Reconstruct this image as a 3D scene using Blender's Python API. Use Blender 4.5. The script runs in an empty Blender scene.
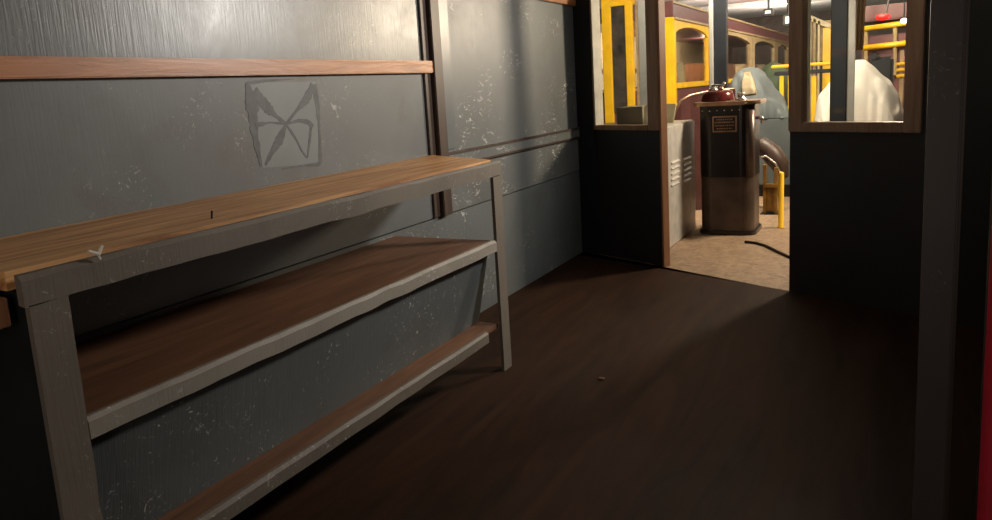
import bpy, bmesh, math, random
from mathutils import Vector, Matrix, noise as mnoise
random.seed(7)
C = bpy.context.scene.collection
S = bpy.context.scene
PI = math.pi

# ------------------------------------------------------------------ camera
f, cx, cy, h = 750.0, 496.0, 215.36, 1.2
def nrm(a): return Vector(a).normalized()
def dcam(u, v): return nrm((u - cx, v - cy, f))
FW = dcam(895, 66); DN = dcam(765, 4700)
DN = (DN - FW * DN.dot(FW)).normalized()
RT = DN.cross(FW).normalized()
def ray(u, v):
    d = dcam(u, v); return Vector((RT.dot(d), FW.dot(d), -DN.dot(d)))
def at(u, v, X=None, Y=None, Z=None):
    r = ray(u, v)
    t = X / r.x if X is not None else (Y / r.y if Y is not None else (Z - h) / r.z)
    return Vector((r.x * t, r.y * t, r.z * t + h))
cam = bpy.data.cameras.new('camera'); co = bpy.data.objects.new('camera', cam); C.objects.link(co)
R3 = Matrix((RT, FW, -DN))           # world <- camera(right, down, fwd)
cr, cd, cf = R3.col[0], R3.col[1], R3.col[2]
Mx = Matrix((cr, -cd, -cf)).transposed().to_4x4(); Mx.translation = (0, 0, h)
co.matrix_world = Mx
cam.sensor_width = 36; cam.lens = 36 * f / 992; cam.shift_y = -(260 - cy) / 992; cam.clip_start = .02
S.camera = co

# ------------------------------------------------------------------ materials
def nt(name):
    m = bpy.data.materials.new(name); m.use_nodes = True
    n = m.node_tree.nodes; b = n['Principled BSDF']
    return m, n, m.node_tree.links, b
def rgb(c): return (c[0], c[1], c[2], 1)
def tex(n, l, kind, scale, vec_scale=(1, 1, 1), detail=4, dist=0, rough=.55):
    tc = n.new('ShaderNodeTexCoord'); mp = n.new('ShaderNodeMapping'); mp.inputs['Scale'].default_value = vec_scale
    l.new(tc.outputs['Object'], mp.inputs[0])
    t = n.new('ShaderNodeTexNoise'); t.inputs['Scale'].default_value = scale; t.inputs['Detail'].default_value = detail
    t.inputs['Distortion'].default_value = dist; t.inputs['Roughness'].default_value = rough
    l.new(mp.outputs[0], t.inputs['Vector']); return t.outputs['Fac']
def ramp(n, l, src, a, b, ca=(0, 0, 0), cb=(1, 1, 1)):
    r = n.new('ShaderNodeValToRGB'); e = r.color_ramp.elements
    e[0].position = a; e[1].position = b; e[0].color = rgb(ca); e[1].color = rgb(cb)
    l.new(src, r.inputs[0]); return r.outputs[0]
def mixc(n, l, fac, a, b, mode='MIX'):
    m = n.new('ShaderNodeMix'); m.data_type = 'RGBA'; m.blend_type = mode
    if isinstance(fac, (int, float)): m.inputs[0].default_value = fac
    else: l.new(fac, m.inputs[0])
    for i, c in ((6, a), (7, b)):
        if isinstance(c, tuple): m.inputs[i].default_value = rgb(c)
        else: l.new(c, m.inputs[i])
    return m.outputs[2]
def bump(n, l, b, h_, st, d=.02):
    bp = n.new('ShaderNodeBump'); bp.inputs['Strength'].default_value = st; bp.inputs['Distance'].default_value = d
    l.new(h_, bp.inputs['Height']); l.new(bp.outputs[0], b.inputs['Normal'])
def plain(name, c, rough=.5, metal=0, var=.25, scale=6, vs=(1, 1, 1), bmp=.0, spec=.5):
    m, n, l, b = nt(name)
    t = tex(n, l, 'n', scale, vs)
    col = ramp(n, l, t, .3, .7, tuple(x * (1 - var) for x in c), tuple(min(1, x * (1 + var)) for x in c))
    l.new(col, b.inputs['Base Color']); b.inputs['Roughness'].default_value = rough
    b.inputs['Metallic'].default_value = metal; b.inputs['Specular IOR Level'].default_value = spec
    if bmp: bump(n, l, b, t, bmp)
    return m
def wallpaint(name, c, scratch=.0, rough=.4, streak=.25, dirt=.35, dcol=(.09, .07, .05), thr=.60, ss=26):
    m, n, l, b = nt(name)
    big = tex(n, l, 'n', 1.6, detail=6, dist=.6)
    col = mixc(n, l, ramp(n, l, big, .35, .7), c, tuple(x * .72 for x in c))
    blot = tex(n, l, 'n', 3.3, detail=8, dist=1.0, rough=.7)
    fac = ramp(n, l, blot, .52, .75, (0, 0, 0), (dirt,) * 3)
    col = mixc(n, l, fac, col, dcol)
    if scratch:
        s1 = ramp(n, l, tex(n, l, 'n', ss, (1, .55, 1.5) if ss < 20 else (1, 1, 1), 5, 2.6, .7), thr, thr + .06)
        s2 = ramp(n, l, tex(n, l, 'n', 3.0, (1, 1, 1), 3, .5), .50, .62)
        mm = n.new('ShaderNodeMath'); mm.operation = 'MULTIPLY'; l.new(s1, mm.inputs[0]); l.new(s2, mm.inputs[1])
        m2 = n.new('ShaderNodeMath'); m2.operation = 'MULTIPLY'; l.new(mm.outputs[0], m2.inputs[0]); m2.inputs[1].default_value = scratch
        col = mixc(n, l, m2.outputs[0], col, (.62, .62, .58))
    l.new(col, b.inputs['Base Color'])
    st = tex(n, l, 'n', 1, (18, 150, 8), 3)
    b.inputs['Roughness'].default_value = rough
    rr = n.new('ShaderNodeMapRange'); rr.inputs[3].default_value = rough - .08; rr.inputs[4].default_value = rough + .14
    l.new(blot, rr.inputs[0]); l.new(rr.outputs[0], b.inputs['Roughness'])
    bump(n, l, b, st, streak, .012)
    return m
def wood(name, a, c, rough=.55, vs=(14, 1.2, 14), scale=1.6, dark=.25, spec=.5):
    m, n, l, b = nt(name)
    g = tex(n, l, 'n', scale, vs, 8, 1.2, .65)
    col = ramp(n, l, g, .34, .66, a, c)
    k = tex(n, l, 'n', 2.2, (3, 1, 3), 5, .8)
    col = mixc(n, l, ramp(n, l, k, .5, .78, (0, 0, 0), (dark,) * 3), col, (.035, .02, .012))
    l.new(col, b.inputs['Base Color']); b.inputs['Roughness'].default_value = rough
    b.inputs['Specular IOR Level'].default_value = spec
    bump(n, l, b, g, .25, .006); return m
def emit(name, c, s):
    m, n, l, b = nt(name); b.inputs['Base Color'].default_value = rgb((.8, .8, .8))
    b.inputs['Emission Color'].default_value = rgb(c); b.inputs['Emission Strength'].default_value = s; return m
def glass(name, tint=(.92, .93, .92), refl=.08, rough=.02):
    m, n, l, b = nt(name); n.remove(b)
    o = n['Material Output']; t = n.new('ShaderNodeBsdfTransparent'); t.inputs[0].default_value = rgb(tint)
    g = n.new('ShaderNodeBsdfGlossy'); g.inputs['Roughness'].default_value = rough
    fr = n.new('ShaderNodeLayerWeight'); fr.inputs[0].default_value = .5
    pw = n.new('ShaderNodeMath'); pw.operation = 'POWER'; l.new(fr.outputs['Facing'], pw.inputs[0]); pw.inputs[1].default_value = 5
    ma = n.new('ShaderNodeMath'); ma.operation = 'MULTIPLY_ADD'; l.new(pw.outputs[0], ma.inputs[0]); ma.inputs[1].default_value = .6; ma.inputs[2].default_value = .03
    x = n.new('ShaderNodeMixShader'); l.new(ma.outputs[0], x.inputs[0]); l.new(t.outputs[0], x.inputs[1]); l.new(g.outputs[0], x.inputs[2])
    l.new(x.outputs[0], o.inputs[0]); return m

GREY = (.145, .158, .16)
M_wall = wallpaint('grey_wall_paint', GREY, .25, .30, .075)
M_wallm = wallpaint('matt_grey_wall_paint', (.125, .138, .142), .45, .46, .03, .45)
M_wall2 = wallpaint('scratched_grey_wall_paint', (.15, .16, .16), 1.0, .38, .12, thr=.575, ss=16)
M_low = wallpaint('scratched_low_paint', (.12, .135, .138), .8, .5, .1)
M_mark = plain('dark_mark_paint', (.062, .070, .076), .55, var=.3, scale=30)
M_rail = wood('varnished_rail_wood', (.32, .12, .045), (.52, .22, .085), .38)
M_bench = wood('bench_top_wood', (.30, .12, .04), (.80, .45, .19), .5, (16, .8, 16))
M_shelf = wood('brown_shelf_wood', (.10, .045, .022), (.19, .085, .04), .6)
M_fascia = wallpaint('worn_grey_timber_paint', (.165, .138, .11), .5, .6, .1, .55)
M_fascia2 = wallpaint('pale_worn_timber_paint', (.30, .27, .23), .8, .6, .1, .5)
M_brown = plain('dark_brown_wood', (.05, .03, .022), .45, var=.35, scale=3, vs=(6, 6, 1))
M_frame = wood('brown_window_frame_wood', (.22, .125, .075), (.35, .22, .135), .4, (12, 12, 1.2), dark=.15)
M_jamb = wood('reddish_jamb_wood', (.28, .13, .065), (.42, .21, .11), .4, (12, 12, 1.2))
M_black = plain('black_paint', (.012, .013, .014), .42, var=.3)
M_dark = wallpaint('dark_panel_paint', (.021, .020, .019), 0, .38, .1, .2, (.03, .018, .012))
M_floor = wood('dark_stained_floor', (.015, .0065, .003), (.038, .016, .007), .7, (5, .6, 5), dark=.6, spec=.12)
M_plat = wood('worn_platform_boards', (.20, .13, .08), (.40, .28, .18), .6, (14, 14, 1), 1.2)
M_ceil = plain('ceiling_paint', (.35, .33, .29), .7)
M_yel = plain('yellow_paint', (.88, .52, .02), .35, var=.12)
M_yeld = plain('shaded_yellow_paint', (.20, .10, .012), .5, var=.4, scale=12)  # yellow darkened in the colour for the shade around the machine
M_maroon = plain('maroon_paint', (.16, .065, .065), .3, var=.15)
M_cream = plain('cream_paint', (.62, .52, .33), .5, var=.15)
M_tan = plain('tan_paint', (.36, .26, .13), .5, var=.3, scale=9)
M_steel = plain('galvanised_metal', (.62, .60, .56), .38, .35, .15, 14)
M_ctrl = plain('controller_black_paint', (.016, .012, .011), .28, .2, .45, 5)
M_ctrl2 = plain('controller_worn_paint', (.08, .056, .044), .33, .2, .4, 6)
M_brass = plain('dull_brass', (.40, .26, .17), .28, .9, .2, 20)
M_chrome = plain('worn_bright_metal', (.75, .72, .68), .25, .95, .1, 20)
M_red = plain('dark_red_enamel', (.10, .016, .016), .2)
M_postred = plain('bright_red_paint', (.62, .025, .05), .5, var=.1)
M_tarp = plain('white_tarpaulin', (.74, .69, .62), .75, var=.08, scale=4, bmp=.2)
M_tarpg = plain('grey_tarpaulin', (.095, .112, .115), .7, var=.12, scale=4, bmp=.2)
M_patch = plain('tan_cloth', (.50, .41, .27), .8)
M_boxd = plain('olive_card', (.19, .16, .10), .8, var=.1)
M_boxl = plain('cream_card', (.72, .66, .48), .7, var=.06)
M_conc = plain('workshop_floor', (.10, .09, .08), .6)
M_shopwall = plain('workshop_wall', (.10, .075, .06), .8)
M_roof = plain('white_roof_sheet', (.72, .70, .65), .6, var=.1)
M_green = plain('dark_green_cloth', (.045, .07, .04), .8)
M_glass = glass('clear_glass')
M_darkglass = plain('dim_reflective_glass', (.06, .05, .04), .08, 0, .6, 7, spec=1.0)
M_stile = wallpaint('grey_stile_paint', (.07, .056, .052), .2, .45, .05)
M_tube = emit('lit_tube', (1, .9, .74), 9)
M_lampw = emit('lit_flood_lens', (1, .88, .66), 2.2)
M_lampb = emit('lit_blue_white_lens', (.8, .88, 1), 14)
M_lampr = emit('lit_red_lens', (1, .012, .012), 1.6); M_lampr.node_tree.nodes['Principled BSDF'].inputs['Base Color'].default_value = (.4, .005, .005, 1)
M_white = plain('white_flake', (.8, .76, .66), .6)
M_nail = plain('rusty_iron', (.04, .025, .018), .6, .5)

# ------------------------------------------------------------------ helpers
ROOT = {}
def bm_new(): return bmesh.new()
def add_box(bm, x0, x1, y0, y1, z0, z1, bev=0):
    vs = [bm.verts.new((x, y, z)) for x in (x0, x1) for y in (y0, y1) for z in (z0, z1)]
    fs = []
    for q in ((0, 1, 3, 2), (4, 6, 7, 5), (0, 4, 5, 1), (2, 3, 7, 6), (0, 2, 6, 4), (1, 5, 7, 3)):
        fs.append(bm.faces.new([vs[i] for i in q]))
    if bev:
        es = list({e for fc in fs for e in fc.edges})
        bmesh.ops.bevel(bm, geom=es, offset=bev, segments=2, affect='EDGES')
    return bm
def box(x0, x1, y0, y1, z0, z1, bev=0): 
    x0, x1 = sorted((x0, x1)); y0, y1 = sorted((y0, y1)); z0, z1 = sorted((z0, z1))
    return add_box(bm_new(), x0, x1, y0, y1, z0, z1, bev)
def prism(pts, vec, bev=0, bm=None):
    bm = bm or bm_new(); v = Vector(vec)
    a = [bm.verts.new(p) for p in pts]; b = [bm.verts.new(Vector(p) + v) for p in pts]; n = len(pts)
    fs = [bm.faces.new(a), bm.faces.new(b[::-1])]
    for i in range(n): fs.append(bm.faces.new((a[i], b[i], b[(i + 1) % n], a[(i + 1) % n])))
    if bev:
        es = list({e for fc in fs[:2] for e in fc.edges}); bmesh.ops.bevel(bm, geom=es, offset=bev, segments=2, affect='EDGES')
    return bm
def tube(pts, r, seg=10, bm=None, closed=False):
    bm = bm or bm_new(); pts = [Vector(p) for p in pts]; rings = []
    up = None
    for i, p in enumerate(pts):
        t = (pts[min(i + 1, len(pts) - 1)] - pts[max(i - 1, 0)]).normalized()
        if up is None: up = Vector((0, 0, 1)) if abs(t.z) < .9 else Vector((1, 0, 0))
        a = t.cross(up).normalized(); b = a.cross(t).normalized(); up = b
        rr = r[i] if isinstance(r, (list, tuple)) else r
        rings.append([bm.verts.new(p + a * rr * math.cos(2 * PI * k / seg) + b * rr * math.sin(2 * PI * k / seg)) for k in range(seg)])
    for i in range(len(rings) - 1):
        for k in range(seg): bm.faces.new((rings[i][k], rings[i][(k + 1) % seg], rings[i + 1][(k + 1) % seg], rings[i + 1][k]))
    bm.faces.new(rings[0][::-1]); bm.faces.new(rings[-1]); return bm
def lathe(c, prof, seg=28, bm=None, sx=1, sy=1):
    bm = bm or bm_new(); rings = []
    for r, z in prof:
        rings.append([bm.verts.new((c[0] + r * sx * math.cos(2 * PI * k / seg), c[1] + r * sy * math.sin(2 * PI * k / seg), c[2] + z)) for k in range(seg)])
    for i in range(len(rings) - 1):
        for k in range(seg): bm.faces.new((rings[i][k], rings[i][(k + 1) % seg], rings[i + 1][(k + 1) % seg], rings[i + 1][k]))
    bm.faces.new(rings[0][::-1]); bm.faces.new(rings[-1]); return bm
def obj(name, bm, mat, parent=None, smooth=False, label=None):
    bmesh.ops.recalc_face_normals(bm, faces=bm.faces[:])
    base = ROOT[parent.name] if parent else None
    if base is None:
        xs = [v.co.x for v in bm.verts]; ys = [v.co.y for v in bm.verts]; zs = [v.co.z for v in bm.verts]
        base = Vector(((min(xs) + max(xs)) / 2, (min(ys) + max(ys)) / 2, min(zs)))
    bmesh.ops.translate(bm, verts=bm.verts[:], vec=-base)
    me = bpy.data.meshes.new(name); bm.to_mesh(me); bm.free(); me.materials.append(mat)
    if smooth:
        for p in me.polygons: p.use_smooth = True
    o = bpy.data.objects.new(name, me); C.objects.link(o); ROOT[o.name] = base
    if parent: o.parent = parent
    else: o.location = base
    if label: o['label'] = label
    return o
def tag(o, label, cat, group=None):
    o['label'] = label; o['category'] = cat
    if group: o['group'] = group
    return o
def thing(name, loc, label, cat, group=None):
    o = bpy.data.objects.new(name, None); C.objects.link(o); o.location = loc; ROOT[o.name] = Vector(loc); o.empty_display_size = .1
    return tag(o, label, cat, group)
def struct(name, bm, mat, label=None, parent=None):
    o = obj(name, bm, mat, parent)
    if not parent: o['kind'] = 'structure'
    if label: o['label'] = label
    return o
def pq(u0, v0, u1, v1, Y, d, bev=0):            # box facing the viewer between two measured corners at depth Y
    a = at(u0, v0, Y=Y); b = at(u1, v1, Y=Y); return box(a.x, b.x, Y, Y + d, a.z, b.z, bev)

# ------------------------------------------------------------------ saloon shell
W = -1.98
# ---- bulkhead frame: runs obliquely across the car
BO = Vector((-1.98, 5.03, 0)); SL = -.484
be = Vector((1, SL, 0)).normalized(); bn = Vector((-be.y, be.x, 0))     # along, away from viewer
def bh(u, v):
    r = ray(u, v); o = Vector((0, 0, h)); t = (BO - o).dot(bn) / r.dot(bn); p = o + r * t
    return (p - BO).dot(be), p.z
def bp(s, t, z): return BO + be * s + bn * t + Vector((0, 0, z))
def bbox(s0, s1, t0, t1, z0, z1, bev=0):
    bm = box(s0, s1, t0, t1, z0, z1, bev)
    for v in bm.verts: v.co = bp(v.co.x, v.co.y, v.co.z)
    return bm
XR = .95; YB = -1.2; CE = 2.08
struct('floor', prism([(-2.05, YB, -.06), (XR + .05, YB, -.06), (XR + .05, bp((XR + 1.98) / be.x, 0, 0).y, -.06), (-2.05, 5.05, -.06)], (0, 0, .06)), M_floor, 'dark brown stained wooden saloon floor')
struct('ceiling', prism([(-2.05, YB, CE), (XR + .05, YB, CE), (XR + .05, bp((XR + 1.98) / be.x, 0, 0).y, CE), (-2.05, 5.05, CE)], (0, 0, .04)), M_ceil, 'saloon ceiling')
zr0, zr1 = 1.299, 1.355
wl = struct('wall_left', box(W - .04, W, YB, 3.13, .60, 1.325), M_wallm, 'matt blue grey painted side panel below the wooden rail')
struct('wall_left_upper', box(W - .04, W, YB, 3.13, 1.326, CE), M_wall, 'streaky glossy grey side panel above the wooden rail')
struct('wall_left_lower', box(W - .04, W, YB, 5.03, 0, .594), M_low)
struct('wall_left_far', box(W - .04, W + .001, 3.13, 5.05, .60, CE), M_wall2, 'scratched blue grey side panel beyond the dark post')
struct('wall_right', box(XR, XR + .04, YB, bp((XR + 1.98) / be.x, 0, 0).y, 0, CE), M_dark)
struct('wall_back', box(-2.02, XR + .04, YB - .04, YB, 0, CE), M_dark)
# square-and-cross marks left on the panel
NS = [0]
def stroke(pts, ws, bm):
    P = []; NS[0] += 1
    for u, v in pts:
        p = at(u / 2.2545, v / 2.2545, X=W); P.append(Vector((p.y, p.z)))
    P2 = []; W2 = []
    for i in range(len(P) - 1):
        for k in range(7):
            t_ = k / 7; P2.append(P[i].lerp(P[i + 1], t_)); w0 = ws[i] + (ws[i + 1] - ws[i]) * t_
            W2.append(max(.003, w0 * (1 + .5 * mnoise.noise(Vector((i * 3.1 + t_ * 5, NS[0] * 7.3, 0))))))
    P2.append(P[-1]); W2.append(ws[-1]); P = P2; ws = W2
    n = len(P); Lf = []; Rt = []
    for i in range(n):
        t = (P[min(i + 1, n - 1)] - P[max(i - 1, 0)]).normalized(); q = Vector((-t.y, t.x)); w = ws[i] / 2
        Lf.append(P[i] + q * w); Rt.append(P[i] - q * w)
    for i in range(n - 1):
        pts3 = [Vector((W + .0010 + NS[0] * .00005, a.x, a.y)) for a in (Lf[i], Lf[i + 1], Rt[i + 1], Rt[i])]
        prism(pts3, (-.003, 0, 0), 0, bm)
pt_ = [at(u / 2.2545, v / 2.2545, X=W) for u, v in ((562, 186), (712, 184), (720, 370), (592, 378))]
obj('paint_patch', prism([(W + .0006, p.y, p.z) for p in pt_], (-.002, 0, 0)), plain('pale_patch_paint', (.15, .168, .175), .5, var=.1), wl, label='slightly paler square of paint')
bm = bm_new()
stroke([(556, 186), (568, 230), (572, 290), (588, 375)], [.012, .055, .04, .008], bm)
stroke([(708, 190), (716, 240), (720, 300), (722, 368)], [.03, .02, .014, .02], bm)
stroke([(557, 188), (600, 182), (662, 178)], [.012, .01, .004], bm)
stroke([(636, 381), (680, 374), (722, 370)], [.004, .010, .014], bm)
stroke([(572, 205), (600, 240), (622, 262), (645, 280)], [.03, .045, .015, .012], bm)
stroke([(706, 192), (690, 225), (668, 250), (645, 280)], [.035, .03, .012, .012], bm)
stroke([(645, 280), (630, 315), (612, 345), (598, 372)], [.01, .04, .02, .012], bm)
stroke([(645, 280), (668, 315), (680, 340), (692, 356)], [.010, .008, .008, .006], bm)
stroke([(645, 280), (672, 272), (692, 274), (706, 284)], [.008, .014, .02, .012], bm)
stroke([(702, 278), (698, 315), (693, 356)], [.012, .012, .006], bm)
stroke([(576, 282), (610, 276), (645, 280)], [.02, .006, .008], bm)
mk = obj('paint_mark', bm, M_mark, wl, label='dark painted square crossed by diagonal strokes')

# trims
struct('trim_1', box(W, W + .028, YB, 3.115, zr0, zr1, .003), M_rail, 'varnished reddish wooden rail along the grey wall')
struct('trim_2', box(W - .01, W + .012, 3.045, 3.10, .60, CE, .003), M_brown, 'dark flat strip left of the wall post')
struct('trim_3', box(W - .01, W + .035, 3.10, 3.18, .60, CE, .004), M_brown, 'dark brown upright wall post')
a = at(531, 0, X=W + .02); b = at(589, 10, X=W + .02)
struct('trim_4', box(W, W + .03, 3.18, 5.0, 1.735, 1.80, .003), M_rail, 'brown rail at the top of the scratched panel')
struct('trim_5', box(W, W + .016, 3.19, 5.0, .835, .905, .002), M_wall2, 'flat grey moulding along the scratched panel')
struct('trim_6', box(W, W + .022, 3.19, 5.0, .892, .906, .002), M_brown, 'thin brown bead above the grey moulding')
struct('trim_7', box(W, W + .022, 3.19, 5.0, .830, .843, .002), M_brown, 'thin brown bead below the grey moulding')
struct('trim_8', box(W, W + .010, 3.185, 3.30, .92, CE, .002), M_wall, 'flat grey cover strip right of the dark wall post')

# ---- bulkhead with two glazed openings and a doorway
sc = 0.02
sL0 = bh(593, 60)[0]; gL0 = bh(595.5, 60)[0]; gL1 = bh(648, 60)[0]; sL1 = bh(659, 60)[0]; jL = sL1 + .014
sill0 = bh(620, 130)[1]; sill1 = bh(620, 125)[1]
dR = bh(790, 130)[0]; gR0 = bh(804, 80)[0]; gR1 = bh(906, 80)[0]; sR1 = bh(924, 80)[0]; sEnd = (XR + 1.98) / be.x
rs0 = bh(850, 132)[1]; rs1 = bh(850, 122)[1]; TOPG = 1.93
struct('wall_bulkhead', bbox(0, sL1, 0, .035, 0, sill0), M_dark, 'dark panel under the left bulkhead window')
struct('wall_bulkhead', bbox(dR, sEnd, 0, .035, 0, rs0), M_dark, 'dark panel right of the doorway')
struct('wall_bulkhead', bbox(sR1, sEnd, 0, .035, rs0, CE), M_dark)
struct('wall_bulkhead', bbox(0, sEnd, -.005, .04, TOPG + .05, CE), M_dark)
struct('trim_9', bbox(-.02, sL0, -.03, .05, 0, CE, .003), M_black, 'black corner post where side wall meets bulkhead')
struct('door_1', bbox(sL1, jL, -.012, .05, 0, TOPG + .05, .003), M_jamb, 'reddish wooden left jamb of the open doorway')
def window(n, s0, g0, g1, s1, z0, z1, label):
    w = obj('window_' + str(n), bbox(s0, g0, -.02, .045, z0, TOPG + .05, .004), M_frame); w['kind'] = 'structure'; w['label'] = label
    obj('frame_stile', bbox(g1, s1, -.02, .045, z0, TOPG + .05, .004), M_frame, w)
    obj('bottom_rail', bbox(g0, g1, -.02, .045, z0, z1, .004), M_frame, w)
    obj('top_rail', bbox(g0, g1, -.02, .045, TOPG, TOPG + .05, .004), M_frame, w)
    obj('bead', bbox(g0 - .004, g0 + .004, -.024 if n == 1 else .028, .052, z1, TOPG), M_white, w, label='reveal strip with its light painted pale')  # light on the reveal is put into its white colour
    obj('bead', bbox(g1 - .014, g1, .03, .05, z1, TOPG), M_cream, w, label='inner frame edge with its light painted pale')  # bright inner edge of the frame, its light put into pale paint
    obj('pane', bbox(g0, g1, .02, .024, z1, TOPG), M_glass, w)
    return w
window(1, sL0, gL0, gL1, sL1, sill0, sill1, 'narrow brown framed bulkhead window left of the doorway')
window(2, dR, gR0, gR1, sR1, rs0, rs1, 'wide brown framed bulkhead window right of the doorway')

# ---- glazed partition at the right
PY = 1.85
x0_, x1_, x2_ = at(922, 260, Y=PY).x, at(956, 260, Y=PY).x, at(987, 300, Y=PY).x
pt = thing('glazed_partition', (.12, PY, 0), 'dark glazed partition with a grey upright stile at the right edge', 'partition')
obj('stile', box(x0_, x1_, PY, PY + .04, 0, CE, .004), M_stile, pt)
obj('edge_bead', box(x1_, x1_ + .006, PY + .008, PY + .036, 0, CE), M_brown, pt)
obj('bottom_panel', box(x1_ + .006, x2_, PY + .01, PY + .035, 0, .06), M_dark, pt)
obj('pane', box(x1_ + .006, x2_, PY + .02, PY + .026, .06, CE), M_glass, pt)
obj('side_sheet', box(x2_ + .004, XR, PY + .045, PY + .07, 0, CE), M_dark, pt)
tag(obj('grab_pole', prism([(x2_ + .03 + .028 * math.cos(a_), PY + .01 + .028 * math.sin(a_), 0) for a_ in [2 * PI * k / 24 for k in range(24)]], (0, 0, at(989, 108, Y=PY).z), .006), M_postred, None), 'bright red upright post cut by the right edge of the view', 'post')

# ------------------------------------------------------------------ workbench
XF = -1.46
wb = thing('workbench', (-1.72, 1.8, 0), 'long wooden topped workbench on worn grey painted framing along the left wall', 'workbench')
Y0, Y1 = .80, 2.80
def rough_plank(x0, x1, y0, y1a, y1b, z0, z1, amp=.004, n=60):
    bm = bm_new(); top = []; bot = []
    for j, (x, ye) in enumerate(((x0, y1a), (x1, y1b))):
        rt = []; rb = []
        for i in range(n + 1):
            y = y0 + (ye - y0) * i / n
            dx = mnoise.noise(Vector((x * 9, y * 7, 3))) * amp
            rt.append(bm.verts.new((x + dx, y, z1 + mnoise.noise(Vector((x * 5, y * 6, 9))) * amp * .5))); rb.append(bm.verts.new((x + dx, y, z0)))
        top.append(rt); bot.append(rb)
    for i in range(n):
        bm.faces.new((top[0][i], top[1][i], top[1][i + 1], top[0][i + 1])); bm.faces.new((bot[0][i], bot[0][i + 1], bot[1][i + 1], bot[1][i]))
        bm.faces.new((top[1][i], bot[1][i], bot[1][i + 1], top[1][i + 1])); bm.faces.new((top[0][i], top[0][i + 1], bot[0][i + 1], bot[0][i]))
    for i in (0, n): bm.faces.new((top[0][i], bot[0][i], bot[1][i], top[1][i]))
    return bm
obj('bench_top', rough_plank(W + .0, -1.73, Y0, 3.06, 2.93, .872, .908), M_bench, wb)
obj('bench_top', rough_plank(-1.728, -1.512, Y0, 2.93, 2.80, .872, .910), M_bench, wb)
# front rail, slightly wavy, with a chamfered top the paint has flowed over
def fascia(x, z0, z1, ya, yb, t, amp=.004):
    bm = bm_new(); rings = []
    n = 70
    for i in range(n + 1):
        y = ya + (yb - ya) * i / n; w = mnoise.noise(Vector((y * 8, z0 * 9, 1))) * amp
        rings.append([bm.verts.new(p) for p in ((x - t, y, z0), (x, y, z0 + w), (x, y, z1 - .01 + w), (x - .008, y, z1 + w * .6), (x - t, y, z1))])
    for i in range(n):
        for k in range(5): bm.faces.new((rings[i][k], rings[i][(k + 1) % 5], rings[i + 1][(k + 1) % 5], rings[i + 1][k]))
    bm.faces.new(rings[0]); bm.faces.new(rings[-1][::-1]); return bm
obj('front_rail', fascia(XF, .845, .906, Y0, 2.80, .02), M_fascia, wb, label='worn grey painted front rail')
LG = [(.807, .885), (2.72, 2.79)]
for ya, yb in LG:
    bm = bm_new(); n = 30; rings = []
    for i in range(n + 1):
        z = .844 * i / n
        e = mnoise.noise(Vector((ya, z * 9, 2))) * .004
        rings.append([bm.verts.new(p) for p in ((XF - .014, ya, z), (XF, ya + e * .5, z), (XF, yb + e, z), (XF - .014, yb, z))])
    for i in range(n):
        for k in range(4): bm.faces.new((rings[i][k], rings[i][(k + 1) % 4], rings[i + 1][(k + 1) % 4], rings[i + 1][k]))
    bm.faces.new(rings[0]); bm.faces.new(rings[-1][::-1])
    obj('leg', bm, M_fascia, wb)
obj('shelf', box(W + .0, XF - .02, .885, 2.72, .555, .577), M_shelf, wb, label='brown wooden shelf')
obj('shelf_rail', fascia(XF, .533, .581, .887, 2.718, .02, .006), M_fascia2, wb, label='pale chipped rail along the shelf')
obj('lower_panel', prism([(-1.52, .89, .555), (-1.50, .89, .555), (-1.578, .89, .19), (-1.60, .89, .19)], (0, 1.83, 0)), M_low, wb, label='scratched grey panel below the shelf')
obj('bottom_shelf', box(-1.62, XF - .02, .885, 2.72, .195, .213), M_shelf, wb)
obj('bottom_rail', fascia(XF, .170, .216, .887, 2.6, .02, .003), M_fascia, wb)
obj('shade_board', box(W + .003, XF - .022, Y0 + .012, Y0 + .03, 0, .868), M_black, wb, label='black board standing for the unlit void under the bench')  # black sheet put in to darken the void left of the leg
# adjoining bench, only its corner in view
nb = thing('side_bench', (-1.72, .3, 0), 'darker bench end meeting the workbench at the left edge of the view', 'workbench')
obj('bench_top', box(W + .003, -1.53, -.5, Y0 - .008, .865, .90, .004), M_rail, nb)
obj('front_rail', box(-1.56, -1.50, -.5, Y0 - .006, .805, .863, .003), M_jamb, nb)
obj('leg', box(-1.62, -1.565, -.4, -.34, 0, .863, .003), M_brown, nb)
# debris and nails
def nail(u, v, X, lab):
    p = at(u, v, Z=.909)
    tag(obj('nail', tube([p + Vector((0, 0, -.004)), p + Vector((.002, .003, .022))], .0028, 7), M_nail), lab, 'nail', 'nails left standing in the bench top')
nail(266, 186, 0, 'left one of two dark nails in the bench top under the crossed mark')
nail(272, 185, 0, 'right one of two dark nails in the bench top under the crossed mark')
nail(211.5, 219, 0, 'dark nail standing near the front edge halfway along the bench top')
p = at(97, 254, X=XF + .003)
bm = tube([p + Vector((0, -.018, .010)), p + Vector((.004, 0, 0)), p + Vector((.004, .012, .016))], [.0035, .006, .003], 6)
tube([p + Vector((.002, -.002, .006)), p + Vector((.004, .004, -.012))], [.003, .002], 6, bm)
tag(obj('wood_splinter', bm, M_white), 'pale forked splinter stuck on the grey front rail of the workbench', 'splinter')
p = at(598, 380, Z=0)
tag(obj('wood_chip', box(p.x, p.x + .025, p.y, p.y + .018, .001, .008, .002), M_shelf), 'small brown chip lying on the dark floor below the workbench end', 'chip')

# ------------------------------------------------------------------ driver's platform
ZP = 0.0
fb = []
pl = struct('floor_platform', prism([(-2.4, 5.08, -.05), (1.2, 3.65, -.05), (1.2, 8.0, -.05), (-2.4, 8.0, -.05)], (0, 0, .05)), M_plat, 'worn tan boards of the driver platform')
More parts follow.
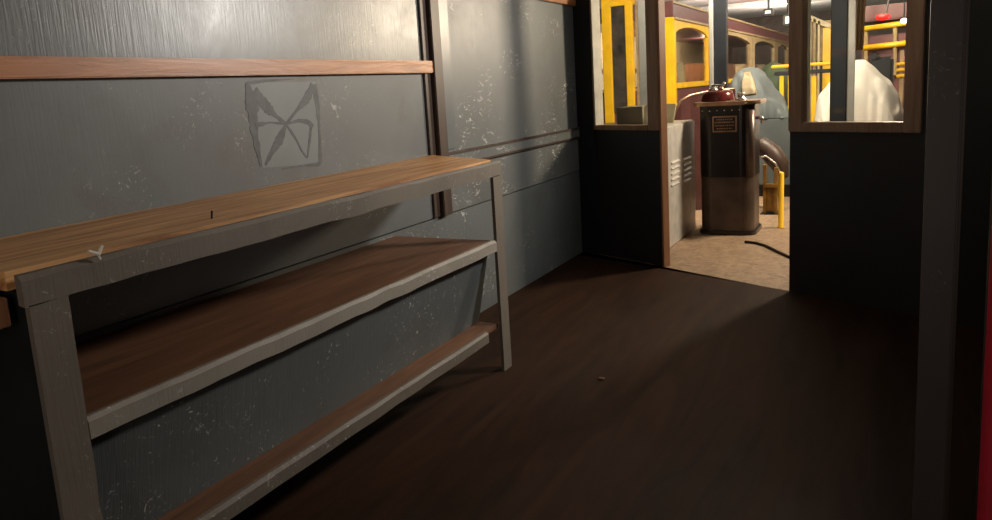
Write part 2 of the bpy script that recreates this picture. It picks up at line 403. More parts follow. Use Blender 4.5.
# thin tube standing in for an unidentified dark ridge across the boards
kb = [at(u, v, Z=.0) for u, v in ((745, 243), (756, 244), (766, 247), (778, 253), (800, 263))]
bm = bm_new()
for i in range(len(kb) - 1): pass
tag(obj('floor_ridge', tube([k + Vector((0, 0, .009)) for k in kb], .009, 10), M_nail, None, True), 'dark curved ridge crossing the tan floor boards in the doorway', 'board_ridge')

# metal cabinet beyond the left jamb
cX = -1.40
ca = at(666.5, 134, X=cX); cb = at(694.5, 129, X=cX); ch = .875
cy0, cy1 = ca.y, cb.y
cab = thing('metal_cabinet', (cX - .2, (cy0 + cy1) / 2, 0), 'pale grey metal cabinet with louvre slots behind the left doorway jamb', 'cabinet')
obj('body', box(cX - .42, cX, cy0, cy1, .0, ch, .008), M_steel, cab)
for c_ in range(2):
    for r_ in range(5):
        u0 = 671 + c_ * 12; v0 = 162 - c_ * 3.5 + r_ * 5.6
        p = at(u0, v0, X=cX); q = at(u0 + 7.5, v0 - 1.8, X=cX)
        bm = prism([(cX - .001, p.y, p.z), (cX + .014, p.y, p.z - .012), (cX - .001, p.y, p.z - .024)], (0, q.y - p.y, 0))
        obj('louvre', bm, M_steel, cab)
# card boxes seen through the left window, standing on the cabinet line
tb = thing('side_table', (-1.9, 5.55, 0), 'dark table under the box seen through the left bulkhead window', 'table')
a = at(615, 123, Y=5.75)
obj('table_top', box(-2.35, cX - .44, 5.35, 6.0, .84, .875, .003), M_brown, tb)
for x in (-2.31, cX - .49):
    for y in (5.4, 5.92): obj('leg', box(x, x + .045, y, y + .045, 0, .84), M_brown, tb)
a = at(621, 124, Y=5.6); b = at(646, 106, Y=5.6)
bx = thing('cardboard_box', ((a.x + b.x) / 2, 5.7, .875), 'dull olive box with a cream right face behind the left window', 'box')
obj('carton', box(a.x, b.x, 5.5, 5.8, .876, b.z, .004), M_boxd, bx)
obj('right_face', prism([(b.x + .001, 5.5, .876), (b.x + .06, 5.5, .876), (b.x + .075, 5.5, b.z + .01), (b.x + .02, 5.5, b.z + .01)], (0, .012, 0)), M_boxl, bx, label='cream right face')  # separate cream sheet standing for the right face of the box
a = at(664, 128, Y=5.7)
tag(obj('card_sheet', prism([at(665.5, 127, Y=5.72), at(673, 125, Y=5.72), at(676, 104, Y=5.72), at(665.5, 104, Y=5.72)], (0, .01, 0)), M_boxl), 'cream card sheet standing on the metal cabinet beside the jamb', 'card')

# controller
cA = at(697, 103, Y=5.8); cB = at(753, 101, Y=5.8); CH = .985
cxm = (cA.x + cB.x) / 2; cw = (cB.x - cA.x) / 2; cyc = 6.0
ct = thing('tram_controller', (cxm, cyc, 0), 'tall black metal driving controller with a brass plate beyond the doorway', 'controller')
def dshape(w, d, r, n=8):
    pts = []
    for (sx, sy, a0) in ((1, 1, 0), (-1, 1, 90), (-1, -1, 180), (1, -1, 270)):
        for i in range(n + 1):
            a_ = math.radians(a0 + 90 * i / n); pts.append((cxm + sx * (w - r) + r * math.cos(a_), cyc + sy * (d - r) + r * math.sin(a_)))
    return pts
def dprism(w, d, r, z0, z1, bev=0): return prism([(x, y, z0) for x, y in dshape(w, d, r)], (0, 0, z1 - z0), bev)
obj('upper_case', dprism(cw, .2, .1, .445, CH), M_ctrl, ct)
obj('lower_case', dprism(cw - .004, .197, .1, .03, .443), M_ctrl2, ct, label='scuffed brown lower case')
obj('base_flange', dprism(cw + .012, .215, .1, 0, .03, .004), M_ctrl, ct)
lid = obj('top_plate', dprism(cw + .045, .235, .1, CH, CH + .028, .008), M_brass, ct, label='worn coppery top plate')
for i in range(7):
    x = cxm - cw * .8 + cw * 1.6 * i / 6
    obj('rivet', lathe((x, cyc - .203, CH - .035), [(.0, -.006), (.006, -.004), (.007, 0), (.006, .004), (0, .006)], 8), M_chrome, ct)
px = at(750, 110, Y=5.8).x
obj('corner_column', tube([(px, cyc - .20, .45), (px, cyc - .20, CH - .04)], .034, 16), M_ctrl2, ct, True)
a = at(712.5, 132.5, Y=cyc - .2); b = at(737, 115.5, Y=cyc - .2)
pla = obj('name_plate', box(a.x, b.x, cyc - .206, cyc - .199, a.z, b.z, .003), M_brass, ct, label='small framed brass plate')
obj('plate_field', box(a.x + .012, b.x - .012, cyc - .2085, cyc - .2055, a.z + .012, b.z - .012), M_ctrl, pla)
bm = bm_new(); rnd = random.Random(3)
for r_ in range(4):
    z = b.z - .027 - r_ * (b.z - a.z - .045) / 3.4; x = a.x + .02 + (.012 if r_ in (0, 3) else 0); xe = b.x - .02 - (.012 if r_ in (0, 3) else 0)
    while x < xe:
        w_ = rnd.uniform(.006, .016); add_box(bm, x, min(x + w_, xe), cyc - .2095, cyc - .208, z - .004, z + .006 if r_ != 1 else z + .009); x += w_ + .005
obj('plate_lettering', bm, M_brass, pla)
# top gear
kx = at(717, 92, Y=cyc).x
zt = CH + .028
dm = obj('drum_housing', lathe((kx, cyc + .02, zt), [(.125, 0), (.128, .01), (.118, .05), (.11, .075), (.06, .085), (0, .086)], 28), M_red, ct, True, 'dark red round housing')
obj('spindle_cap', lathe((kx - .03, cyc, zt + .08), [(.035, 0), (.035, .018), (.02, .025), (.02, .045), (.012, .05), (0, .05)], 16), M_chrome, dm, True)
obj('spindle_cap', lathe((kx + .035, cyc - .03, zt + .078), [(.022, 0), (.022, .02), (.012, .03), (0, .031)], 16), M_brass, dm, True)
obj('handle', tube([(kx - .03, cyc, zt + .118), (kx + .02, cyc - .05, zt + .122), (kx + .06, cyc - .09, zt + .115), (kx + .075, cyc - .1, zt + .14)], [.010, .009, .010, .013], 10), M_chrome, ct, True)
rx = at(741, 96, Y=cyc - .05).x
obj('reverser_boss', lathe((rx, cyc - .05, zt), [(.045, 0), (.045, .012), (.028, .02), (.026, .05), (.03, .055), (0, .056)], 20), M_chrome, ct, True)
obj('side_tap', tube([(cxm + cw - .01, cyc - .08, .88), (cxm + cw + .045, cyc - .08, .88), (cxm + cw + .05, cyc - .08, .84)], .014, 10), M_chrome, ct, True)

# dash apron behind controller
dY = 6.75
ap = thing('dash_panel', (-1.5, dY, 0), 'dark maroon curved dash panel with a pale top rail behind the controller', 'dash')
L1 = [at(671, 126, Y=dY), at(676, 110, Y=dY + .02), at(681, 101, Y=dY + .04), at(690, 96, Y=dY + .1), at(708, 92, Y=dY + .18), at(735, 89, Y=dY + .2)]
bm = bm_new(); r0 = [bm.verts.new(p) for p in L1]; r1 = [bm.verts.new((p.x, p.y, .0)) for p in L1]
r2 = [bm.verts.new((p.x, p.y + .03, p.z)) for p in L1]; r3 = [bm.verts.new((p.x, p.y + .03, 0)) for p in L1]
for i in range(5):
    bm.faces.new((r0[i], r1[i], r1[i + 1], r0[i + 1])); bm.faces.new((r2[i], r2[i + 1], r3[i + 1], r3[i])); bm.faces.new((r0[i], r0[i + 1], r2[i + 1], r2[i])); bm.faces.new((r1[i], r3[i], r3[i + 1], r1[i + 1]))
bm.faces.new((r0[0], r2[0], r3[0], r1[0])); bm.faces.new((r0[-1], r1[-1], r3[-1], r2[-1]))
obj('panel', bm, plain('dark_maroon_dash_paint', (.07, .028, .026), .25), ap)
obj('top_rail', tube([p + Vector((0, .01, .004)) for p in L1], .013, 8), M_brass, ap, True)
# windscreen posts
def screen_post(u0, u1, Y, ug, lab, side):
    a = at(u0, 0, Y=Y); b = at(u1, 0, Y=Y); g = at(ug, 0, Y=Y)
    t = thing('windscreen_post', ((a.x + b.x) / 2, Y, 0), lab, 'post', 'upright posts of the platform front')
    if side == 'L': xs = ((a.x, g.x, M_stp), (g.x, b.x, M_bp))
    else: xs = ((a.x, g.x, M_bp), (g.x, b.x, M_stp))
    for i, (x0, x1, m) in enumerate(xs):
        gl = m is M_stp
        obj('side_strip' if gl else 'core_post', box(x0 + .001, x1 - .001, Y - (.02 if gl else 0), Y + .09, 0, 2.1, .006), m, t, label='grey strip' if gl else None)
M_stp = plain('grey_strip_paint', (.27, .27, .26), .5, var=.15); M_bp = plain('blue_black_paint', (.012, .015, .019), .4, var=.2)
screen_post(708.5, 726, 7.0, 713, 'black upright post with its highlight painted as a thin grey strip, seen in the doorway above the controller', 'L')  # grey strip at the left paints the highlight on this post
screen_post(831, 856, 7.0, 848.5, 'wide blue-black upright with a pale grey strip, seen in the right window', 'R')
a = at(637, 0, Y=7.0); b = at(646, 0, Y=7)
tag(obj('windscreen_post', box(a.x, b.x, 7, 7.06, 0, 2.1, .005), M_stp), 'slim dull grey upright seen in the left bulkhead window', 'post', 'upright posts of the platform front')
# things on the platform near the doorway's right
a = at(781, 228, Z=0); tp = at(781.5, 172, Y=a.y)
tag(obj('yellow_post', lathe((a.x, a.y, 0), [(.028, 0), (.028, .006), (.021, .01), (.021, tp.z - .01), (.014, tp.z), (0, tp.z)], 16), M_yel, None, True), 'short bright yellow upright standing on the floor right of the controller', 'post')
mY = 6.75
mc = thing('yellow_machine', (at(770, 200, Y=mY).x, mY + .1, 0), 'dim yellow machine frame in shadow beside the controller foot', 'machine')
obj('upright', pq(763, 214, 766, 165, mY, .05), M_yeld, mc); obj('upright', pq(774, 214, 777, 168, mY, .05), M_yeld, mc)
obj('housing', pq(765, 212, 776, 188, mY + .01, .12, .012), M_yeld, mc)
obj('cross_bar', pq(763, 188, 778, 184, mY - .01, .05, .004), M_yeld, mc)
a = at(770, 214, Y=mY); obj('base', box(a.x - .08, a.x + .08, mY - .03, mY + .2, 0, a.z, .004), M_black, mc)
# grey cloth covered cabinet
def drape(c, prof, amp, seg=56, sx=1, sy=1, seed=0, lean=(0, 0)):
    bm = bm_new(); rings = []; n = len(prof)
    for i, (r, z) in enumerate(prof):
        k_ = i / (n - 1); ring = []
        for k in range(seg):
            a_ = 2 * PI * k / seg
            w = 1 + amp * (1 - k_ * .6) * (mnoise.noise(Vector((math.cos(a_) * 2.4, math.sin(a_) * 2.4, seed + k_ * 1.3))) + .5 * mnoise.noise(Vector((math.cos(a_) * 6, math.sin(a_) * 6, seed + k_ * 2))))
            ring.append(bm.verts.new((c[0] + r * w * sx * math.cos(a_) + lean[0] * k_, c[1] + r * w * sy * math.sin(a_) + lean[1] * k_, c[2] + z + .02 * mnoise.noise(Vector((a_, k_ * 3, seed))))))
        rings.append(ring)
    for i in range(n - 1):
        for k in range(seg): bm.faces.new((rings[i][k], rings[i][(k + 1) % seg], rings[i + 1][(k + 1) % seg], rings[i + 1][k]))
    bm.faces.new(rings[0][::-1]); bm.faces.new(rings[-1])
    for v in rings[0]: v.co.z = c[2]
    return bm
gY = 7.6
gl = at(728, 118, Y=gY); gr = at(794, 118, Y=gY); gt = at(748, 66, Y=gY); gmid = (gl.x + gr.x) / 2; gw = (gr.x - gl.x) / 2
gc = thing('grey_chest', (gmid + .1, gY + .3, 0), 'flat grey steel chest under the grey tarpaulin right of the controller', 'chest')
obj('body', box(gl.x + .05, gr.x + .06, gY + .1, gY + .7, .12, at(729, 118, Y=gY + .42).z - .006, .01), M_tarpg, gc)
obj('plinth', box(gl.x + .08, gr.x + .02, gY + .15, gY + .65, 0, .12), M_black, gc)
def tarp(outline, Y, depth, fold, seed, front=.35, zmin=None):
    """cloth draped over a hump; outline = measured silhouette from left hem over the top to right hem"""
    P = [at(u, v, Y=Y) for u, v in outline]
    # resample
    L = [0]
    for a_, b_ in zip(P, P[1:]): L.append(L[-1] + (b_ - a_).length)
    N = 64; Q = []
    for i in range(N + 1):
        t_ = L[-1] * i / N; k = max(q for q in range(len(L)) if L[q] <= t_ + 1e-9); k = min(k, len(P) - 2)
        Q.append(P[k].lerp(P[k + 1], (t_ - L[k]) / (L[k + 1] - L[k])))
    zb = P[0].z; mx = sum(q.x for q in Q) / len(Q)
    top = max(Q, key=lambda q: q.z)
    bm = bm_new(); rings = []; M = 34
    for j in range(M + 1):
        w_ = -1 + 2 * j / M
        sc_ = (1 - abs(w_) ** 2.2 * (1 - front)) if abs(w_) < 1 else front
        ring = []
        for i, q in enumerate(Q):
            hz = (q.z - zb) / (top.z - zb)
            x = top.x + (q.x - top.x) * (.55 + .45 * sc_); z = zb + (q.z - zb) * sc_
            yy = Y + w_ * depth / 2
            fx = i / N * 9
            d = fold * (mnoise.noise(Vector((fx * .7, w_ * 1.2 + seed, seed))) + .6 * mnoise.noise(Vector((fx * 1.9, w_ * 2.6, seed + 5)))) * (1 - .35 * hz)
            dz = fold * .7 * mnoise.noise(Vector((fx, w_ * 2.5, seed + 9))) * min(1, 3 * (1 - hz) + .2) * (1 - abs(w_) ** 8 * 0)
            ring.append(bm.verts.new((x + d * .35, yy + d * .9, max(zb, z + dz) if 0 < i < N else zb)))
        rings.append(ring)
    for j in range(M):
        for i in range(N): bm.faces.new((rings[j][i], rings[j][i + 1], rings[j + 1][i + 1], rings[j + 1][i]))
    for r_ in (rings[0], rings[-1]):                      # hanging front and back hems
        low = [bm.verts.new((v.co.x, v.co.y + .0, zb)) for v in r_[1:-1]]
        low = [r_[0]] + low + [r_[-1]]
        for i in range(N):
            vs = []
            for v in (r_[i], r_[i + 1], low[i + 1], low[i]):
                if v not in vs: vs.append(v)
            if len(vs) > 2: bm.faces.new(vs)
    base = [v for r_ in rings for v in (r_[0],)] ; base2 = [r_[-1] for r_ in rings]
    return bm
from mathutils.bvhtree import BVHTree
tb_ = tarp([(729, 118), (730, 96), (731, 84), (736, 74), (742, 69), (749, 67), (757, 68), (765, 73), (772, 83), (779, 95), (786, 105), (792, 113), (795, 118)], gY + .42, .62, .075, 4.2, .62)
tb_.normal_update(); bvh = BVHTree.FromBMesh(tb_)
o = obj('grey_tarpaulin', tb_, M_tarpg, None, True)
tag(o, 'peaked grey-blue tarpaulin with a tan patch, over the chest right of the controller', 'tarpaulin')
bm = bm_new(); g_ = []
cl_ = [((741, 96), (757, 94)), ((741, 84), (755, 82)), ((744, 72), (750, 71))]
for j in range(15):
    k = j / 14 * 2; q = min(int(k), 1); k -= q
    (lu, lv), (ru, rv) = [tuple(cl_[q][e][i] + (cl_[q + 1][e][i] - cl_[q][e][i]) * k for i in (0, 1)) for e in (0, 1)]
    row = []
    for i in range(11):
        r_ = ray(lu + (ru - lu) * i / 10, lv + (rv - lv) * i / 10); hit = bvh.ray_cast(Vector((0, 0, h)), r_)[0]
        row.append(bm.verts.new(hit - r_ * .006) if hit else None)
    g_.append(row)
for j in range(14):
    for i in range(10):
        q = (g_[j][i], g_[j][i + 1], g_[j + 1][i + 1], g_[j + 1][i])
        if all(q): bm.faces.new(q)
bmesh.ops.solidify(bm, geom=bm.faces[:], thickness=.003)
obj('patch', bm, M_patch, o, True, label='tan cloth patch')
# dark coat-like bundle below
a = at(757, 150, Y=6.95); b = at(770, 146, Y=6.95); c_ = at(786, 176, Y=6.95)
bm = tube([at(752, 150, Y=7.0), at(762, 146, Y=7.0), at(772, 154, Y=6.98), at(780, 165, Y=6.98), at(785, 178, Y=6.98)], [.05, .085, .09, .08, .03], 14)
tag(obj('leather_bundle', bm, M_brown, None, True), 'dark brown rolled bundle hanging below the grey tarpaulin', 'bundle')
tag(obj('highlight_tube', tube([at(757, 158, Y=6.86), at(766, 156, Y=6.86), at(775, 163, Y=6.86), at(783, 176, Y=6.86)], .009, 8), M_chrome, None, True), 'thin pale tube drawn as the highlight curving over the dark brown bundle', 'highlight_tube')  # pale tube in place of the highlight curve on the bundle

# white tarpaulin in the right window
wY = 7.9
b0 = at(858, 150, Y=wY); t0 = at(860, 60, Y=wY); wl_ = at(818, 118, Y=wY).x; wr_ = at(903, 116, Y=wY).x
wm = (wl_ + wr_) / 2; ww = (wr_ - wl_) / 2; zb = .45; H = t0.z - zb
kb2 = thing('dark_crate', (wm, wY + .4, 0), 'black crate beneath the white tarpaulin', 'crate')
zb = at(858, 135, Y=wY + .4).z
obj('crate_body', box(wm - ww * .85, wm + ww * .9, wY + .12, wY + .7, .1, zb - .012, .01), M_black, kb2)
obj('plinth', box(wm - ww * .8, wm + ww * .85, wY + .16, wY + .66, 0, .1), M_dark, kb2)
o = obj('white_tarpaulin', tarp([(813, 135), (815, 112), (819, 98), (828, 84), (838, 73), (848, 63), (856, 60), (866, 60), (873, 65), (882, 73), (890, 83), (897, 94), (902, 106), (905, 118), (906, 135)], wY + .4, .74, .085, 9.1, .6), M_tarp, None, True)
tag(o, 'large white tarpaulin draped over a hump seen through the right window', 'tarpaulin')

# ------------------------------------------------------------------ workshop hall
struct('floor_workshop', box(-9, 9, 8.0, 26, -.10, -.05), M_conc)
struct('wall_workshop_back', box(-9, 9, 26, 26.1, -.1, 2.995), M_shopwall)
struct('wall_workshop_left', box(-9.1, -9, 3, 26, -.1, 2.995), M_shopwall)
struct('wall_workshop_right', box(9, 9.1, 3, 26, -.1, 2.995), M_shopwall)
struct('ceiling_workshop', box(-9, 9, 5.3, 26, 3.0, 3.05), M_roof)
for y in (10, 13.2, 16.8, 20.2): 
    tag(obj('roof_beam', box(-8.9, 8.9, y, y + .12, 2.86, 2.995), M_steel), 'steel roof beam crossing the workshop ceiling', 'beam', 'roof beams of the workshop')
for i, (x, y) in enumerate(((-1.2, 11.5), (1.5, 11.5), (-1.2, 15), (1.5, 15), (-1.2, 18.5), (1.5, 18.5), (-4, 8.5), (3.5, 8.5))):
    t = thing('tube_light', (x, y, 2.86), 'long lit tube lamp under the workshop roof', 'lamp', 'tube lamps of the workshop')
    obj('housing', box(x - .06, x + .06, y - .8, y + .8, 2.93, 2.998), M_roof, t)
    obj('tube', tube([(x, y - .77, 2.895), (x, y + .77, 2.895)], .03, 8), M_tube, t)

# far tram, parallel to ours
TX = -2.45
tr = thing('yellow_tram', (TX - .8, 13, 0), 'yellow and maroon tram with arched side windows standing in the workshop', 'tram')
c0 = at(674, 17, X=TX); c1 = at(664, 88, Y=c0.y); zc = c0.z; YS = c0.y; YE = 22
zsl = at(676, 87, X=TX).z; zsh = at(676, 83, X=TX).z; zb1 = at(674, 1, X=TX).z
ends = [at(u, 60, X=TX).y for u in (675, 708, 712, 750, 754.5, 774, 777.5, 787, 789.5, 795)]
obj('waist_panel', box(TX - 1.6, TX, YS - .05, YE, .15, zsl - .02, .01), M_maroon, tr)
obj('waist_rail', box(TX - .04, TX + .02, YS - .05, YE, zsl - .02, zsh, .004), M_yel, tr)
obj('upper_band', box(TX - 1.6, TX, YS - .05, YE, zc, zb1, .01), M_maroon, tr)
obj('upper_bead', box(TX, TX + .015, YS - .05, YE, zb1 - .03, zb1), M_tan, tr)
obj('cornice', box(TX - .04, TX + .03, YS - .05, YE, zc - .03, zc + .0, .004), M_tan, tr)
obj('corner_post', box(TX - .12, TX + .012, YS - .06, YS + .04, .3, zc, .008), M_yel, tr)
wt = zc - .03
for i in range(0, 10, 2):
    ya, yb = ends[i] + .04 if i == 0 else ends[i], ends[i + 1]
    yn = ends[i + 2] if i < 8 else yb + .5
    col = M_yel if i < 2 else M_tan
    if i < 8: obj('window_pillar', box(TX - .05, TX + .01, yb, yn, zsh, wt, .006), col, tr)
    # arched head
    L_ = yb - ya; pts = [(TX - .03, ya, wt), (TX - .03, ya, wt - .16)]
    for k in range(1, 12): pts.append((TX - .03, ya + L_ * k / 12, wt - .16 + .10 * math.sin(PI * k / 12) ** .6))
    pts += [(TX - .03, yb, wt - .16), (TX - .03, yb, wt)]
    obj('window_head', prism(pts, (.035, 0, 0)), col, tr)
    obj('window_pane', box(TX - .035, TX - .028, ya, yb, zsh, wt - .05), M_glass, tr)
obj('far_side', box(TX - 1.6, TX - 1.56, YS, YE, zsl, zc), M_cream, tr)
obj('far_frames', box(TX - 1.56, TX - 1.53, YS, YE, zsl + .25, zsl + .32), M_brown, tr)
for k in range(9):
    y = YS + 1.0 + k * 1.25
    s_ = obj('seat', box(TX - .55, TX - .12, y, y + .06, .5, 1.42, .03), M_jamb if k % 2 else M_cream, tr)
# tram end (facing), yellow frames
TE = YS - .06
e = [at(u, 60, Y=TE).x for u in (603.5, 612.5, 626.5, 634)]
ze = at(610, 7, Y=TE).z; zl = at(607, 121, Y=TE).z
obj('end_pillar', box(e[0], e[1], TE - .03, TE + .04, .3, ze + .12, .008), M_yel, tr)
obj('end_pillar', box(e[2], e[3], TE - .03, TE + .04, .55, ze + .12, .008), M_yel, tr)
obj('end_head', box(e[0], e[3] + .03, TE - .035, TE + .045, ze, ze + .14, .008), M_yel, tr)
obj('end_pane', box(e[1], e[2], TE, TE + .008, .8, ze), M_darkglass, tr)
obj('end_sheet', box(e[3] + .03, TX - .13, TE, TE + .03, .3, ze + .2), M_tan, tr)
obj('end_apron', box(e[0] - .4, TX - .0, TE - .0, TE + .05, .05, .55, .01), M_maroon, tr)
for x in (TX - .35, TX - 1.3):
    for y in (10.4, 16): obj('wheel', tube([(x, y, .1), (x + .12, y, .1)], .2, 20), M_black, tr)

# yellow trestle with black rail
yY = 9.6
ys = thing('yellow_trestle', (at(800, 65, Y=yY).x, yY, -.05), 'yellow steel trestle with a black rail beyond the doorway and right window', 'trestle')
obj('top_beam', pq(771, 68.5, 831, 61.5, yY, .5, .01), M_yel, ys)
obj('black_rail', pq(774, 76, 831, 68.5, yY + .03, .44, .01), M_black, ys)
for u0, u1 in ((779, 783), (787.5, 791), (811, 816), (826, 831)):
    a = at(u0, 76, Y=yY); b = at(u1, 76, Y=yY); obj('leg', box(a.x, b.x, yY + .05, yY + .15, -.05, a.z), M_yel, ys)
tag(obj('green_bag', drape((at(763, 62, Y=9.9).x, 10.75, .75), [(.2, 0), (.22, .2), (.2, .4), (.12, .55), (.02, .6)], .25, 30, seed=6), M_green, None, True), 'dark green sack behind the peak of the grey tarpaulin', 'sack')
o = obj('sack_stand', box(at(763, 62, Y=9.9).x - .22, at(763, 62, Y=9.9).x + .22, 10.5, 10.95, -.05, .749), M_black); tag(o, 'black stand under the dark green sack', 'stand')

# far tram end with pale slats seen through the right window, left of post
fY = 12
sl = thing('cream_rack', (at(820, 40, Y=fY).x, fY, -.05), 'cream and yellow slatted rack far behind the right window', 'rack')
for u0, u1, v0, m in ((809, 811.5, 18, M_cream), (813.5, 816, 19, M_tan), (818, 820, 21, M_cream), (823, 831, 28, M_yel)):
    a = at(u0, v0, Y=fY); b = at(u1, v0, Y=fY); obj('slat', box(a.x, b.x, fY, fY + .08, -.05, a.z), m, sl)
obj('top_rail', prism([at(806, 13, Y=fY), at(831, 24, Y=fY), at(831, 29, Y=fY), at(806, 19, Y=fY)], (0, .1, 0)), M_cream, sl)
obj('back_board', pq(806, 62, 832, 20, fY + .12, .03), M_tan, sl)
# floodlights on the roof line
for u0, v0, u1, v1, lab in ((763, 8, 773, 16, 'square floodlight hanging above the far tram, the left and farther one'), (783, 14, 792, 26, 'square floodlight hanging above the far tram, the right and nearer one')):
    Yf = 10.5
    a = at(u0, v1, Y=Yf); b = at(u1, v0, Y=Yf)
    t = thing('floodlight', ((a.x + b.x) / 2, Yf, a.z), lab, 'lamp')
    obj('housing', box(a.x, b.x, Yf, Yf + .1, a.z, b.z, .01), M_black, t)
    obj('lens', box(a.x + .03, b.x - .03, Yf - .012, Yf + .004, a.z + .03, b.z - .03), M_lampw, t)
    obj('bracket', tube([((a.x + b.x) / 2, Yf + .05, b.z - .01), ((a.x + b.x) / 2, Yf + .05, 2.995)], .015, 8), M_black, t)

# maroon tram at right with yellow rails
mY_ = 11.0
mt = thing('maroon_tram', (at(890, 60, Y=mY_).x, mY_ + .6, -.05), 'dark maroon open tram with yellow guard rails behind the right window', 'tram')
a = at(860, 110, Y=mY_); b = at(935, 30, Y=mY_)
obj('body', box(a.x, b.x + 1.2, mY_ + .1, mY_ + 3, .1, b.z, .02), M_maroon, mt)
obj('roof_deck', box(a.x - .1, b.x + 1.3, mY_ + .1, mY_ + 3, at(880, 20, Y=mY_).z, at(880, 4, Y=mY_).z, .02), M_maroon, mt)
for va, vb, w in ((29, 23, .05), (48, 43.5, .035)):
    p = at(862, va - w, Y=mY_); q = at(930, vb - 3, Y=mY_)
    obj('guard_rail', tube([p, q], .035, 10), M_yel, mt, True)
for u_ in (866, 895):
    obj('rail_upright', tube([at(u_, 27, Y=mY_ + .02), at(u_, 75, Y=mY_ + .02)], .025, 8), M_tan, mt)
for x in (a.x + .5, b.x + .4):
    obj('wheel', tube([(x, mY_ + .6, .12), (x + .12, mY_ + .6, .12)], .17, 20), M_black, mt)
tY = 10.2
cu = thing('tan_curtain', (at(862, 30, Y=tY).x, tY, at(860, 60, Y=tY).z), 'tan hanging curtain beside the pale grey strip in the right window', 'curtain')
bm = bm_new(); top = []; bot = []
xa, xb = at(854, 30, Y=tY).x, at(866, 30, Y=tY).x
zt_, zb_ = at(860, -12, Y=tY).z, at(860, 50, Y=tY).z
for i in range(41):
    k = i / 40; y = tY + .05 * math.sin(k * 6 * PI); 
    top.append(bm.verts.new((xa + (xb - xa) * k, y, zt_))); bot.append(bm.verts.new((xa + (xb - xa) * k * .8, y, zb_)))
for i in range(40): bm.faces.new((top[i], top[i + 1], bot[i + 1], bot[i]))
bmesh.ops.solidify(bm, geom=bm.faces[:], thickness=.012)
obj('cloth', bm, M_tan, cu, True)
obj('curtain_rail', tube([(xa - .1, tY, zt_ + .01), (xb + .1, tY, zt_ + .01)], .02, 8), M_brass, cu)
obj('hanger', tube([(xa, tY, zt_ + .01), (xa, tY, 2.995)], .01, 6), M_brass, cu); obj('hanger', tube([(xb, tY, zt_ + .01), (xb, tY, 2.995)], .01, 6), M_brass, cu)
# dark seat-like machine and yellow block, right
sb = thing('dark_machine', (at(884, 65, Y=9.2).x, 9.2, -.05), 'blue-black machine block behind the white tarpaulin peak', 'machine')
obj('body', pq(868, 110, 894, 56, 9.2, .4, .03), M_bp, sb); obj('hood', pq(868, 62, 880, 53, 9.18, .3, .03), M_bp, sb)
a = at(870, 110, Y=9.2); b = at(892, 110, Y=9.2); obj('pedestal', box(a.x, b.x, 9.25, 9.5, -.05, a.z), M_bp, sb)
yb_ = thing('yellow_crate', (at(902, 70, Y=9.4).x, 9.4, -.05), 'yellow ribbed stand at the right end of the far view', 'stand')
for v in (62, 68, 74): obj('rib', pq(896, v + 3.5, 908, v, 9.0, .15, .008), M_yel, yb_)
obj('column', pq(898, 130, 904, 50, 9.03, .09), M_tan, yb_)
a = at(898, 130, Y=9.45); b = at(904, 130, Y=9.45); obj('foot', box(a.x - .02, b.x + .1, 8.95, 9.13, -.05, a.z), M_tan, yb_)
# signal lamps
p = at(883, 17, Y=9.8); q = at(890, -8, Y=9.8)
t = thing('red_lamp', p, 'glowing red lamp on a thin rod in the right window', 'lamp')
obj('lens', lathe((p.x, p.y, p.z - .04), [(.0, 0), (.05, .015), (.06, .04), (.05, .065), (0, .08)], 20, sx=1.3), M_lampr, t, True)
obj('rod', tube([p + Vector((.03, 0, .02)), q, (q.x, q.y, 2.995)], .010, 8), M_chrome, t)
p = at(904, 21, Y=9.8)
t = thing('white_lamp', p, 'small blue-white lamp at the right end of the upper yellow rail', 'lamp')
obj('lens', lathe((p.x, p.y, p.z - .03), [(0, 0), (.028, .01), (.035, .03), (.028, .05), (0, .06)], 16), M_lampb, t, True)
obj('rod', tube([p + Vector((0, 0, .02)), (p.x, p.y, 2.995)], .008, 6), M_black, t)

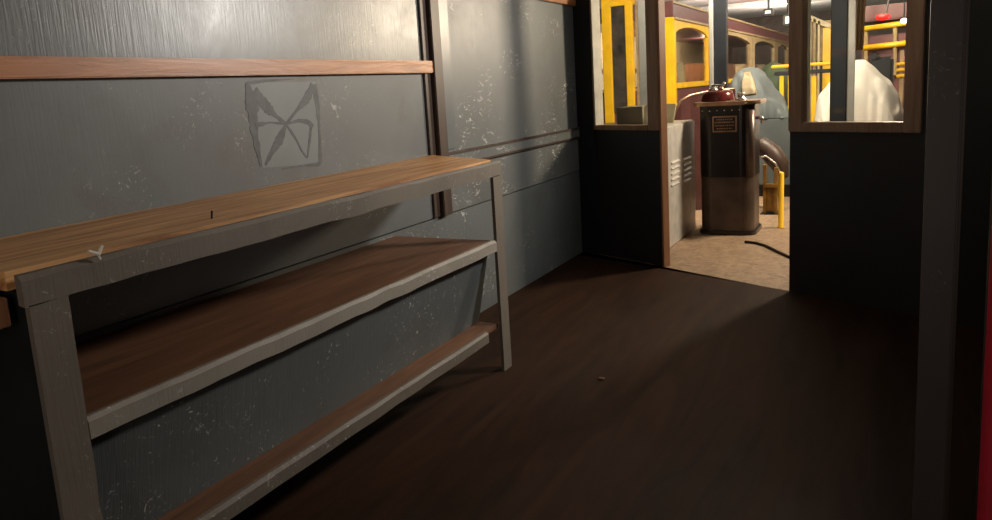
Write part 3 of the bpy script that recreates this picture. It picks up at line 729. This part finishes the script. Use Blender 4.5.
# ------------------------------------------------------------------ light
def light(kind, name, loc, energy, color, target=None, size=.3, size_y=None, spot=None, blend=.5, spread=None):
    l = bpy.data.lights.new(name, kind); l.energy = energy; l.color = color
    if kind == 'AREA':
        l.size = size
        if size_y: l.shape = 'RECTANGLE'; l.size_y = size_y
        if spread: l.spread = math.radians(spread)
    elif kind == 'SPOT': l.spot_size = math.radians(spot); l.spot_blend = blend; l.shadow_soft_size = size
    else: l.shadow_soft_size = size
    o = bpy.data.objects.new(name, l); C.objects.link(o); o.location = loc
    if target is not None: o.rotation_euler = (Vector(target) - Vector(loc)).to_track_quat('-Z', 'Y').to_euler()
    return o
WARM = (1, .80, .58)
light('SPOT', 'saloon_lamp', (.15, 3.72, 1.86), 165, (1, .94, .86), (-1.98, 2.5, 1.5), .14, spot=136, blend=1)
light('AREA', 'rear_fill', (-.6, -.9, 1.1), 8.5, (1, .86, .72), (-1.0, 3, .9), .8, .8)  # fill added behind the viewer, no lamp known there
light('AREA', 'workshop_light', (-1.0, 6.7, 2.6), 150, (1, .86, .66), (-2.8, 9.4, 1.4), .9, .6)  # unseen light added to brighten the tram end and side
light('AREA', 'workshop_light', (-.2, 9.2, 2.7), 110, (1, .84, .62), (.4, 11, .6), 1.2, .6)
light('AREA', 'workshop_light_far', (0, 14, 2.8), 420, (1, .88, .70), (-1.4, 14.5, .8), 3.0, 3.0)
light('POINT', 'tram_window_fill', (TX - .8, 11.6, 1.8), 50, (1, .82, .6), None, .04)  # this and the next point are added to brighten the tram windows
light('POINT', 'tram_window_fill', (TX - .8, 15.2, 1.8), 50, (1, .82, .6), None, .04)
for x, y in ((-3.2, 17.5), (-2.6, 21.5)): light('POINT', 'roof_fill', (x, y, 2.5), 260, (1, .92, .8), None, .05)  # unseen points added to whiten the roof sheets
light('AREA', 'platform_light', (.2, 6.3, 1.9), 80, (1, .82, .60), (-1.5, 5.3, 1.1), .35, .3)
w = bpy.data.worlds.new('world'); S.world = w; w.use_nodes = True
w.node_tree.nodes['Background'].inputs[0].default_value = (.9, .95, 1, 1); w.node_tree.nodes['Background'].inputs[1].default_value = .012
S.view_settings.view_transform = 'Standard'; S.view_settings.look = 'None'; S.view_settings.exposure = 0; S.view_settings.gamma = 1
S.view_settings.use_curve_mapping = False
